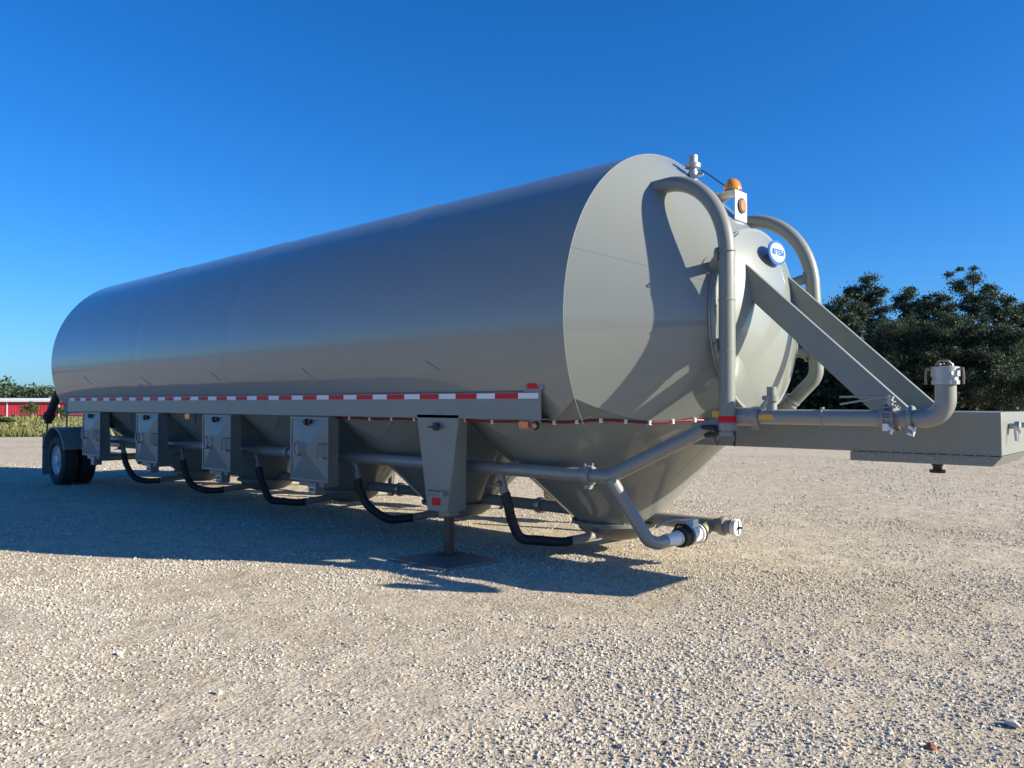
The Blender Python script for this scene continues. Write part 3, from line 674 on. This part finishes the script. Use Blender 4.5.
# ------------------------------------------------------------ steel plate under the leg
mb = MB(); mb.prism([(-6.62, -2.12), (-5.80, -2.10), (-5.72, -1.36), (-6.55, -1.33)], 'z', .004, .024)
o = mb.build('steel_plate', M['plate'], None, bevel=.003); tag(o, 'flat dark steel plate lying on the gravel under the front leg of the tank trailer', 'steel plate')

# ------------------------------------------------------------ gravel stones near the camera
def rock(seed, kind=0):
    bm = bmesh.new(); bmesh.ops.create_icosphere(bm, subdivisions=1, radius=.5); r = random.Random(seed)
    sx, sy, sz = 1 + r.uniform(-.2, .5), 1 + r.uniform(-.3, .1), .55 + r.uniform(-.1, .25)
    for v in bm.verts:
        v.co *= 1 + r.uniform(-.28, .22); v.co.x *= sx; v.co.y *= sy; v.co.z *= sz
    me = bpy.data.meshes.new('rock'); bm.to_mesh(me); bm.free(); return me
m = bpy.data.materials.new('stone'); m.use_nodes = True; n = m.node_tree; b = n.nodes['Principled BSDF']; b.inputs['Roughness'].default_value = .85; b.inputs['Specular IOR Level'].default_value = .25
at = n.nodes.new('ShaderNodeAttribute'); at.attribute_type = 'INSTANCER'; at.attribute_name = 'tint'
rp = n.nodes.new('ShaderNodeValToRGB'); e = rp.color_ramp.elements
e[0].position = 0; e[0].color = (.20, .185, .165, 1); e[1].position = 1; e[1].color = (.74, .72, .66, 1)
for p_, c_ in ((.12, (.34, .31, .265)), (.35, (.45, .41, .345)), (.6, (.53, .48, .395)), (.9, (.62, .575, .485))): q = e.new(p_); q.color = (*c_, 1)
no = n.nodes.new('ShaderNodeTexNoise'); no.inputs['Scale'].default_value = 3; tc = n.nodes.new('ShaderNodeTexCoord'); n.links.new(tc.outputs['Object'], no.inputs['Vector'])
mr = n.nodes.new('ShaderNodeMapRange'); mr.inputs[3].default_value = .8; mr.inputs[4].default_value = 1.15; n.links.new(no.outputs['Fac'], mr.inputs[0])
mx = n.nodes.new('ShaderNodeVectorMath'); mx.operation = 'SCALE'
n.links.new(at.outputs['Fac'], rp.inputs[0]); n.links.new(rp.outputs[0], mx.inputs[0]); n.links.new(mr.outputs[0], mx.inputs['Scale']); n.links.new(mx.outputs[0], b.inputs['Base Color'])
STONE = m
rocks = bpy.data.collections.new('rock_shapes')
for k in range(8):
    me = rock(k + 3); me.materials.append(STONE); rocks.objects.link(bpy.data.objects.new('rock', me))
def vnoise(x, y, s, seed):
    g = np.random.default_rng(seed).random((64, 64)); u = (x * s) % 63; v = (y * s) % 63
    i, j = u.astype(int), v.astype(int); fu, fv = u - i, v - j; fu = fu * fu * (3 - 2 * fu); fv = fv * fv * (3 - 2 * fv)
    return (g[i, j] * (1 - fu) + g[i + 1, j] * fu) * (1 - fv) + (g[i, j + 1] * (1 - fu) + g[i + 1, j + 1] * fu) * fv
def scatter():
    pts = []
    for r0, r1, dens, smin, smax in [(1.5, 5.5, 4600, .005, .025), (5.5, 9, 2300, .007, .026), (9, 14, 800, .010, .030), (14, 26, 130, .016, .040)]:
        n_ = int(dens * math.pi * (r1 * r1 - r0 * r0) * (130 / 360))
        a = rng.uniform(R_(-65), R_(65), n_); r = np.sqrt(rng.uniform(r0 * r0, r1 * r1, n_))
        fx = -.675 * np.cos(a) + .7375 * np.sin(a); fy = .7373 * np.cos(a) + .675 * np.sin(a)
        x, y = CAM.x + r * fx, CAM.y + r * fy
        w = .30 * vnoise(x + 70, y + 40, .38, 4) + .38 * vnoise(x + 100, y + 100, 1.0, 1) + .32 * vnoise(x + 50, y + 80, 3.1, 2)
        keep = rng.random(n_) < np.clip((w - .30) * 3.6, .16, 1)
        x, y, w = x[keep], y[keep], w[keep]
        s = smin + (smax - smin) * rng.random(len(x)) ** 3.4
        s *= .75 + .6 * w
        pts.append(np.c_[x, y, s])
    p = np.concatenate(pts)
    # a few larger stones
    n_ = 260; a = rng.uniform(R_(-60), R_(60), n_); r = np.sqrt(rng.uniform(9, 400, n_))
    p = np.concatenate([p, np.c_[CAM.x + r * (-.675 * np.cos(a) + .7375 * np.sin(a)), CAM.y + r * (.7373 * np.cos(a) + .675 * np.sin(a)), rng.uniform(.03, .06, n_)]])
    N = len(p)
    me = bpy.data.meshes.new('gravel_stones'); me.vertices.add(N)
    co = np.c_[p[:, 0], p[:, 1], p[:, 2] * .12].astype(np.float32); me.vertices.foreach_set('co', co.ravel())
    for nm, ty, data in (('scl', 'FLOAT', p[:, 2]), ('tint', 'FLOAT', np.clip(rng.normal(.5, .24, N), 0, 1)), ('pick', 'INT', rng.integers(0, 8, N))):
        at = me.attributes.new(nm, ty, 'POINT'); at.data.foreach_set('value', data.astype(np.int32 if ty == 'INT' else np.float32))
    at = me.attributes.new('rot', 'FLOAT_VECTOR', 'POINT'); rr = np.c_[rng.normal(0, .45, N), rng.normal(0, .45, N), rng.uniform(0, 6.28, N)].astype(np.float32); at.data.foreach_set('vector', rr.ravel())
    o = bpy.data.objects.new('gravel_stones', me); C.objects.link(o); tag(o, 'loose pale crushed stones covering the yard', 'gravel', kind='stuff')
    g = bpy.data.node_groups.new('scatter_stones', 'GeometryNodeTree')
    g.interface.new_socket('Geometry', in_out='INPUT', socket_type='NodeSocketGeometry'); g.interface.new_socket('Geometry', in_out='OUTPUT', socket_type='NodeSocketGeometry')
    gi = g.nodes.new('NodeGroupInput'); go = g.nodes.new('NodeGroupOutput'); ip = g.nodes.new('GeometryNodeInstanceOnPoints'); ci = g.nodes.new('GeometryNodeCollectionInfo')
    ci.inputs['Collection'].default_value = rocks; ci.inputs['Separate Children'].default_value = True
    def na(nm, ty):
        q = g.nodes.new('GeometryNodeInputNamedAttribute'); q.data_type = ty; q.inputs['Name'].default_value = nm
        return [s for s in q.outputs if s.enabled and s.name == 'Attribute'][0]
    ip.inputs['Pick Instance'].default_value = True
    g.links.new(gi.outputs[0], ip.inputs['Points']); g.links.new(ci.outputs[0], ip.inputs['Instance'])
    g.links.new(na('pick', 'INT'), ip.inputs['Instance Index']); g.links.new(na('scl', 'FLOAT'), ip.inputs['Scale'])
    er = g.nodes.new('FunctionNodeEulerToRotation'); g.links.new(na('rot', 'FLOAT_VECTOR'), er.inputs[0]); g.links.new(er.outputs[0], ip.inputs['Rotation'])
    g.links.new(ip.outputs[0], go.inputs[0])
    o.modifiers.new('scatter', 'NODES').node_group = g
    print('stones', N)
scatter()
def lone(name, x, y, s, mm, label, cat, seed):
    me = rock(seed); me.materials.append(mm); o = bpy.data.objects.new(name, me); C.objects.link(o); o.scale = (s, s, s); o.location = (x, y, s * .2); o.rotation_euler = (.2, .1, seed); tag(o, label, cat)
lone('brick_fragment', -1.13, -3.25, .05, mat('red_brick', (.36, .12, .06), .9, noise=(4, .5, (.28, .10, .06))), 'small red brick fragment among the grey stones at lower right', 'brick fragment', 5)
lone('stone', -0.90, -2.69, .085, mat('pale_stone', (.55, .53, .48), .9, noise=(4, .5, (.4, .38, .34))), 'large pale flat stone at the right edge of the gravel', 'stone', 9)

# ------------------------------------------------------------ far left: grass, shrubs, red building, wood
def at(u, depth, z=None):
    """a point on the ground at picture column u and forward distance depth"""
    r = (u - 512) / 800 * depth
    return CAM.x + _F.x * depth + _R.x * r, CAM.y + _F.y * depth + _R.y * r
def field():
    ds = [39, 41, 45, 50, 57, 65, 75, 88, 95, 103, 111, 118, 126, 140, 170, 230, 400]
    us = list(range(-900, 520, 60)); vs = []; r = random.Random(3)
    for d in ds:
        for u in us:
            dd = d + (r.uniform(-.6, .6) if d == 39 else 0); x, y = at(u, dd); vs.append((x, y, float(ground_z(x, y)) + .02))
    nu = len(us); fs = [(i * nu + j, i * nu + j + 1, (i + 1) * nu + j + 1, (i + 1) * nu + j) for i in range(len(ds) - 1) for j in range(nu - 1)]
    me = bpy.data.meshes.new('grass_field'); me.from_pydata(vs, [], fs); me.polygons.foreach_set('use_smooth', [True] * len(me.polygons))
    o = bpy.data.objects.new('grass_field', me); C.objects.link(o); tag(o, kind='structure')
    me.materials.append(mat('dry_grass_soil', (.16, .17, .06), .95, noise=(.25, .9, (.30, .26, .12)), bump=(3, .5, .1)))
field()
def foliage_mat(name, c1, c2, trans=.25):
    m = bpy.data.materials.new(name); m.use_nodes = True; n = m.node_tree; b = n.nodes['Principled BSDF']; b.inputs['Roughness'].default_value = .5; b.inputs['Specular IOR Level'].default_value = .18
    a = n.nodes.new('ShaderNodeAttribute'); a.attribute_name = 'tint'
    mx = n.nodes.new('ShaderNodeMix'); mx.data_type = 'RGBA'; mx.inputs[6].default_value = (*c1, 1); mx.inputs[7].default_value = (*c2, 1)
    n.links.new(a.outputs['Fac'], mx.inputs[0]); n.links.new(mx.outputs[2], b.inputs['Base Color'])
    tr = n.nodes.new('ShaderNodeBsdfTranslucent'); n.links.new(mx.outputs[2], tr.inputs[0]); ms = n.nodes.new('ShaderNodeMixShader'); ms.inputs[0].default_value = trans
    n.links.new(b.outputs[0], ms.inputs[1]); n.links.new(tr.outputs[0], ms.inputs[2]); n.links.new(ms.outputs[0], n.nodes['Material Output'].inputs[0])
    return m
LEAF = foliage_mat('dark_leaves', (.022, .042, .026), (.085, .115, .070), .25)
LEAF2 = foliage_mat('mid_leaves', (.045, .075, .025), (.12, .16, .06), .25)
LEAF3 = foliage_mat('wood_leaves', (.035, .062, .035), (.09, .125, .07), .15)
BARK = mat('bark', (.10, .085, .065), .9, noise=(3, .6, (.18, .16, .13)))
DRY = foliage_mat('grass_blades', (.09, .13, .035), (.30, .27, .11), .25)
def leaf_obj(name, cen, size, tint, mm, parent=None, aspect=.6):
    """one mesh of quads: cen (N,3), size (N,)"""
    N = len(cen); d = rng.normal(size=(N, 3)); d /= np.linalg.norm(d, axis=1)[:, None]; e = rng.normal(size=(N, 3)); e -= (e * d).sum(1)[:, None] * d; e /= np.linalg.norm(e, axis=1)[:, None]
    s = size[:, None]; a = cen - d * s * .5; c = cen + d * s * .5; b = cen + e * s * .5 * aspect; q = cen - e * s * .5 * aspect
    V = np.stack([a, b, c, q], 1).reshape(-1, 3).astype(np.float32)
    me = bpy.data.meshes.new(name); me.vertices.add(4 * N); me.vertices.foreach_set('co', V.ravel()); me.loops.add(4 * N); me.loops.foreach_set('vertex_index', np.arange(4 * N, dtype=np.int32))
    me.polygons.add(N); me.polygons.foreach_set('loop_start', np.arange(0, 4 * N, 4, dtype=np.int32)); me.update(calc_edges=True)
    t = me.attributes.new('tint', 'FLOAT', 'FACE'); t.data.foreach_set('value', tint.astype(np.float32)); me.materials.append(mm)
    o = bpy.data.objects.new(name, me); C.objects.link(o)
    if parent: o.parent = parent; o.matrix_parent_inverse = Matrix.Translation(-Vector(parent.location))
    return o
def blob_points(cen, rad, n_):
    """points spread in a lumpy ellipsoid shell"""
    d = rng.normal(size=(n_, 3)); d /= np.linalg.norm(d, axis=1)[:, None]; r = rng.random(n_) ** .45
    return np.asarray(cen) + d * r[:, None] * np.asarray(rad)
def tree(u, depth, top_v, width, label, mm=LEAF, dens=1., low=.12, group='trees of the dark wood behind the tongue', spread=1., name='broadleaf_tree', seed=0):
    x, y = at(u, depth); z0 = float(ground_z(x, y)); H = (403 - top_v) / 800 * depth + 1.65 - z0; r = random.Random(seed * 77 + 5)
    root = empty(name, (x, y, z0)); tag(root, label, 'tree', group)
    base = Vector((x, y, z0)); mb = MB(); tr = .02 * H
    lean = Vector((r.uniform(-.05, .05), r.uniform(-.05, .05), 0)) * H
    tp = [base + lean * (t ** 1.5) + Vector((0, 0, H * t * .88)) for t in (0, .15, .35, .55, .75, 1)]
    mb.tube(tp, [tr * 1.3, tr, tr * .8, tr * .6, tr * .35, tr * .12], 8)
    cl = []
    nl = 32
    for k in range(nl):
        t = low + (1 - low) * (k + .5) / nl; i = min(int(t * 5), 4)
        p = base + lean * (t ** 1.5) + Vector((0, 0, H * t * .86))
        a = k * 2.4 + r.uniform(-.5, .5); prof = math.sin(min(1, (t - low) / (1 - low) * 1.15 + .22) * math.pi * .86) ** .6
        L = width * .5 * prof * r.uniform(.45, 1.15); up = r.uniform(.05, .5) * L
        q = p + Vector((math.cos(a) * L, math.sin(a) * L, up + .03 * H)); mid = (p + q) / 2 + Vector((0, 0, -.05 * L))
        if q.z > z0 + H: q.z = z0 + H * .97
        mb.tube([p, mid, q], [tr * .35 * (1.1 - t * .6), tr * .22, tr * .08], 6)
        cl.append((q, r.uniform(.45, 1.1) * width * .135 + .2)); cl.append((mid + Vector((r.uniform(-1, 1), r.uniform(-1, 1), r.uniform(0, .8))) * .07 * width, r.uniform(.4, 1) * width * .12 + .15))
        for kk in range(2):
            q2 = q + Vector((r.gauss(0, 1), r.gauss(0, 1), r.gauss(0, .7))) * width * .11
            if q2.z > z0 + H: q2.z = z0 + H * r.uniform(.9, .99)
            mb.tube([q, q2], [tr * .08, tr * .03], 5); cl.append((q2, r.uniform(.2, .8) * width * .11 + .1))
    cl.append((base + lean + Vector((0, 0, H * .93)), width * .10))
    mb.build('trunk', BARK, root)
    cs, ss, ts = [], [], []
    for c, rad in cl:
        nn = int(520 * dens * max(.35, rad)); P = np.asarray(c) + rng.normal(size=(nn, 3)) * np.array([rad, rad, rad * .6]) * .52; P[:, 2] = np.maximum(P[:, 2], z0 + .3); cs.append(P); ss.append(rng.uniform(.10, .27, nn) * (depth / 85)); ts.append(np.clip(rng.normal(r.uniform(.15, .7), .2, nn), 0, 1))
    leaf_obj('crown', np.concatenate(cs), np.concatenate(ss), np.concatenate(ts), mm, root)
    return root
TR = [
 (838, 78, 290, 6.0, 'dark leafy tree at the left end of the wood, above the goose-neck struts'),
 (872, 80, 268, 5.5, 'tall dark tree with a narrow two-lobed top, second from the left end of the wood'),
 (912, 84, 279, 5.0, 'thin-topped dark tree between the two tallest trees of the wood'),
 (934, 79, 286, 5.0, 'lower dark tree just left of the tallest tree of the wood'),
 (972, 82, 266, 6.0, 'tallest tree of the wood, its open top beside a gap of sky'),
 (1006, 78, 290, 5.0, 'rounded dark tree right of the tallest tree of the wood'),
 (1034, 82, 296, 6.0, 'dark tree cut by the right edge of the picture'),
 (812, 84, 318, 6.5, 'low dark tree seen through the far vent pipe, left of the wood'),
 (768, 90, 345, 6.5, 'low dark tree seen between the dished head and the struts'),
 (890, 74, 318, 7.0, 'broad dark tree low in front of the wood, above the capped riser pipe'),
 (950, 73, 315, 7.5, 'wide dense dark tree in front of the tallest tree of the wood'),
 (1000, 72, 322, 6.5, 'dense low dark tree above the end of the tongue'),
]
for k, (u, d, tv, w, lab) in enumerate(TR): tree(u, d, tv, w, lab, seed=k, low=.10, dens=1.0 if k < 9 else 1.2)
# undergrowth that closes the foot of the wood (reads as one mass)
def mass(name, label, cat, u0, u1, d0, d1, h0, h1, nblob, mm, leaf=(.3, .7), per=160, rad=(1.4, 2.6), up=None):
    cs, ss, ts = [], [], []
    for k in range(nblob):
        u = rng.uniform(u0, u1); d = rng.uniform(d0, d1); x, y = at(u, d); z0 = float(ground_z(x, y)); h = rng.uniform(h0, h1)
        if up: h *= up(u)
        rr = rng.uniform(*rad); zz = rng.uniform(.2, 1) * h
        P = blob_points((x, y, z0 + max(zz - rr * .5, .3)), (rr, rr, min(rr, .6 * h + .4)), per); P[:, 2] = np.maximum(P[:, 2], z0 + .05)
        cs.append(P); ss.append(rng.uniform(*leaf, per)); ts.append(np.clip(rng.normal(rng.uniform(.1, .8), .18, per), 0, 1))
    o = leaf_obj(name, np.concatenate(cs), np.concatenate(ss), np.concatenate(ts), mm, aspect=.75); tag(o, label, cat, kind='stuff'); return o
mass('undergrowth', 'dense dark undergrowth closing the foot of the wood behind the tongue', 'undergrowth', 700, 1200, 76, 92, 4, 9, 330, LEAF, per=230)
mass('distant_wood', 'distant green wood rising behind the red building', 'wood', -500, 420, 235, 262, 8.5, 11.0, 700, LEAF3, leaf=(.5, 1.2), per=200, rad=(2.2, 4.2), up=lambda u: .9 + .16 * math.sin(u * .07 + 1.2) + .1 * math.sin(u * .19))
# wood on the other side of the yard, behind the photographer; the glossy flank mirrors it
mass('yard_side_wood', 'belt of trees along the opposite side of the yard', 'wood', -2400, 2900, -62, -50, 4, 8.5, 520, LEAF2, leaf=(.7, 1.6), per=110, rad=(2.2, 3.8))

def blades():
    N = 26000; u = rng.uniform(-160, 330, N); d = 39 + 62 * rng.random(N) ** 1.4
    r = (u - 512) / 800 * d; x = CAM.x + _F.x * d + _R.x * r; y = CAM.y + _F.y * d + _R.y * r; z = ground_z(x, y)
    k = vnoise(x + 300, y + 300, .25, 5); h = (.08 + .26 * rng.random(N) ** 2) * (.4 + 1.2 * k); a = rng.uniform(0, 6.28, N); w = .05 + .10 * rng.random(N)
    ex, ey = np.cos(a) * w, np.sin(a) * w; lx, ly = rng.normal(0, .1, N), rng.normal(0, .1, N)
    V = np.stack([np.c_[x - ex, y - ey, z], np.c_[x + ex, y + ey, z], np.c_[x + lx, y + ly, z + h]], 1).reshape(-1, 3).astype(np.float32)
    me = bpy.data.meshes.new('grass_blades'); me.vertices.add(3 * N); me.vertices.foreach_set('co', V.ravel()); me.loops.add(3 * N); me.loops.foreach_set('vertex_index', np.arange(3 * N, dtype=np.int32))
    me.polygons.add(N); me.polygons.foreach_set('loop_start', np.arange(0, 3 * N, 3, dtype=np.int32)); me.update(calc_edges=True)
    t = me.attributes.new('tint', 'FLOAT', 'FACE'); t.data.foreach_set('value', np.clip(.75 * vnoise(x + 70, y + 90, .35, 8) + .35 * rng.random(N), 0, 1).astype(np.float32)); me.materials.append(DRY)
    o = bpy.data.objects.new('grass_blades', me); C.objects.link(o); tag(o, 'rough yellow-green grass at the far edge of the gravel yard', 'grass', kind='stuff')
blades()
def shrub(u, d, h, w, label, mm=LEAF2, seed=0):
    x, y = at(u, d); z0 = float(ground_z(x, y)); root = empty('shrub', (x, y, z0)); tag(root, label, 'shrub', 'shrubs in the rough grass'); r = random.Random(seed)
    mb = MB(); cs, ss, ts = [], [], []
    for k in range(9):
        a = k * 2.4; q = Vector((x + math.cos(a) * w * .35 * r.uniform(.3, 1), y + math.sin(a) * w * .35 * r.uniform(.3, 1), z0 + h * r.uniform(.45, .9)))
        mb.tube([(x, y, z0), q], [.04, .01], 6); P = blob_points(q, (w * .22, w * .22, h * .2), 150); cs.append(P); ss.append(rng.uniform(.08, .2, 150)); ts.append(rng.random(150))
    mb.build('stem', BARK, root); leaf_obj('foliage', np.concatenate(cs), np.concatenate(ss), np.concatenate(ts), mm, root)
shrub(31, 82, 1.75, 2.1, 'round green shrub in front of the red building', seed=1)
shrub(63, 78, 1.35, 1.6, 'smaller green shrub beside the rear of the tank', seed=2)
shrub(6, 60, .6, 1.6, 'low olive shrub in the rough grass at the left edge', seed=4)

# long low red building with white roof edge
def red_building():
    d = 122; ux0, ux1 = -260, 190
    a = Vector((*at(ux0, d), 0)); b2 = Vector((*at(ux1, d), 0)); z0 = -1.72; ex = (b2 - a).normalized(); ey = Vector((-ex.y, ex.x, 0))
    if ey.dot(Vector((_F.x, _F.y, 0))) < 0: ey = -ey
    L = (b2 - a).length; Mx = Matrix(((ex.x, ey.x, 0, a.x), (ex.y, ey.y, 0, a.y), (0, 0, 1, z0), (0, 0, 0, 1)))
    root = empty('red_building', (a.x, a.y, z0)); tag(root, 'long low red building with white roof edge beyond the grass', 'building')
    red = mat('red_cladding', (.60, .05, .07), .5, noise=(.6, .3, (.52, .03, .035))); wt = mat('white_trim', (.78, .78, .77), .6, noise=(.6, .3, (.66, .66, .64))); dk = mat('dark_opening', (.03, .032, .035), .6, noise=(1, .3, (.05, .05, .05)))
    mb = MB(); mb.box(0, L, 0, 14, 0, 3.55, 0, Mx)
    for k in range(int(L / .5)): mb.box(k * .5, k * .5 + .06, -.03, 0.0, 1.6, 3.5, 0, Mx)
    mb.build('wall', red, root, smooth=False)
    mb = MB(); vs = [Mx @ Vector(p) for p in [(-.3, -.35, 3.55), (L + .3, -.35, 3.55), (L + .3, 14.3, 3.55), (-.3, 14.3, 3.55), (-.3, -.35, 3.80), (L + .3, -.35, 3.80), (L + .3, 14.3, 3.8), (-.3, 14.3, 3.8), (-.3, 7, 4.15), (L + .3, 7, 4.15)]]
    mb.add(vs, [(0, 1, 2, 3), (0, 4, 5, 1), (4, 8, 9, 5), (8, 7, 6, 9), (2, 6, 7, 3), (0, 3, 7, 8, 4), (1, 5, 9, 6, 2)]); mb.build('roof', wt, root, smooth=False)
    x = 1.3
    while x < L:
        mb = MB(); mb.box(x - .09, x + .09, -.08, -.031, .2, 3.54, 0, Mx); mb.build('pilaster', wt, root, smooth=False); x += 3.95
    x = 1.7; k = 0
    while x < L - 3:
        mb = MB(); mb.box(x, x + 3.0, -.05, -.032, .15, 1.55, 0, Mx); mb.build('doorway', dk, root, smooth=False); x += 3.95; k += 1
    mb = MB(); mb.box(0, L, -1.2, -1.05, 1.0, 1.18, 0, Mx)
    for k in range(int(L / 3)): mb.box(k * 3, k * 3 + .12, -1.18, -1.07, 0, 1.0, 0, Mx)
    o = mb.build('white_rail_fence', wt, None, smooth=False); tag(o, 'low white rail fence in front of the red building', 'fence')
red_building()
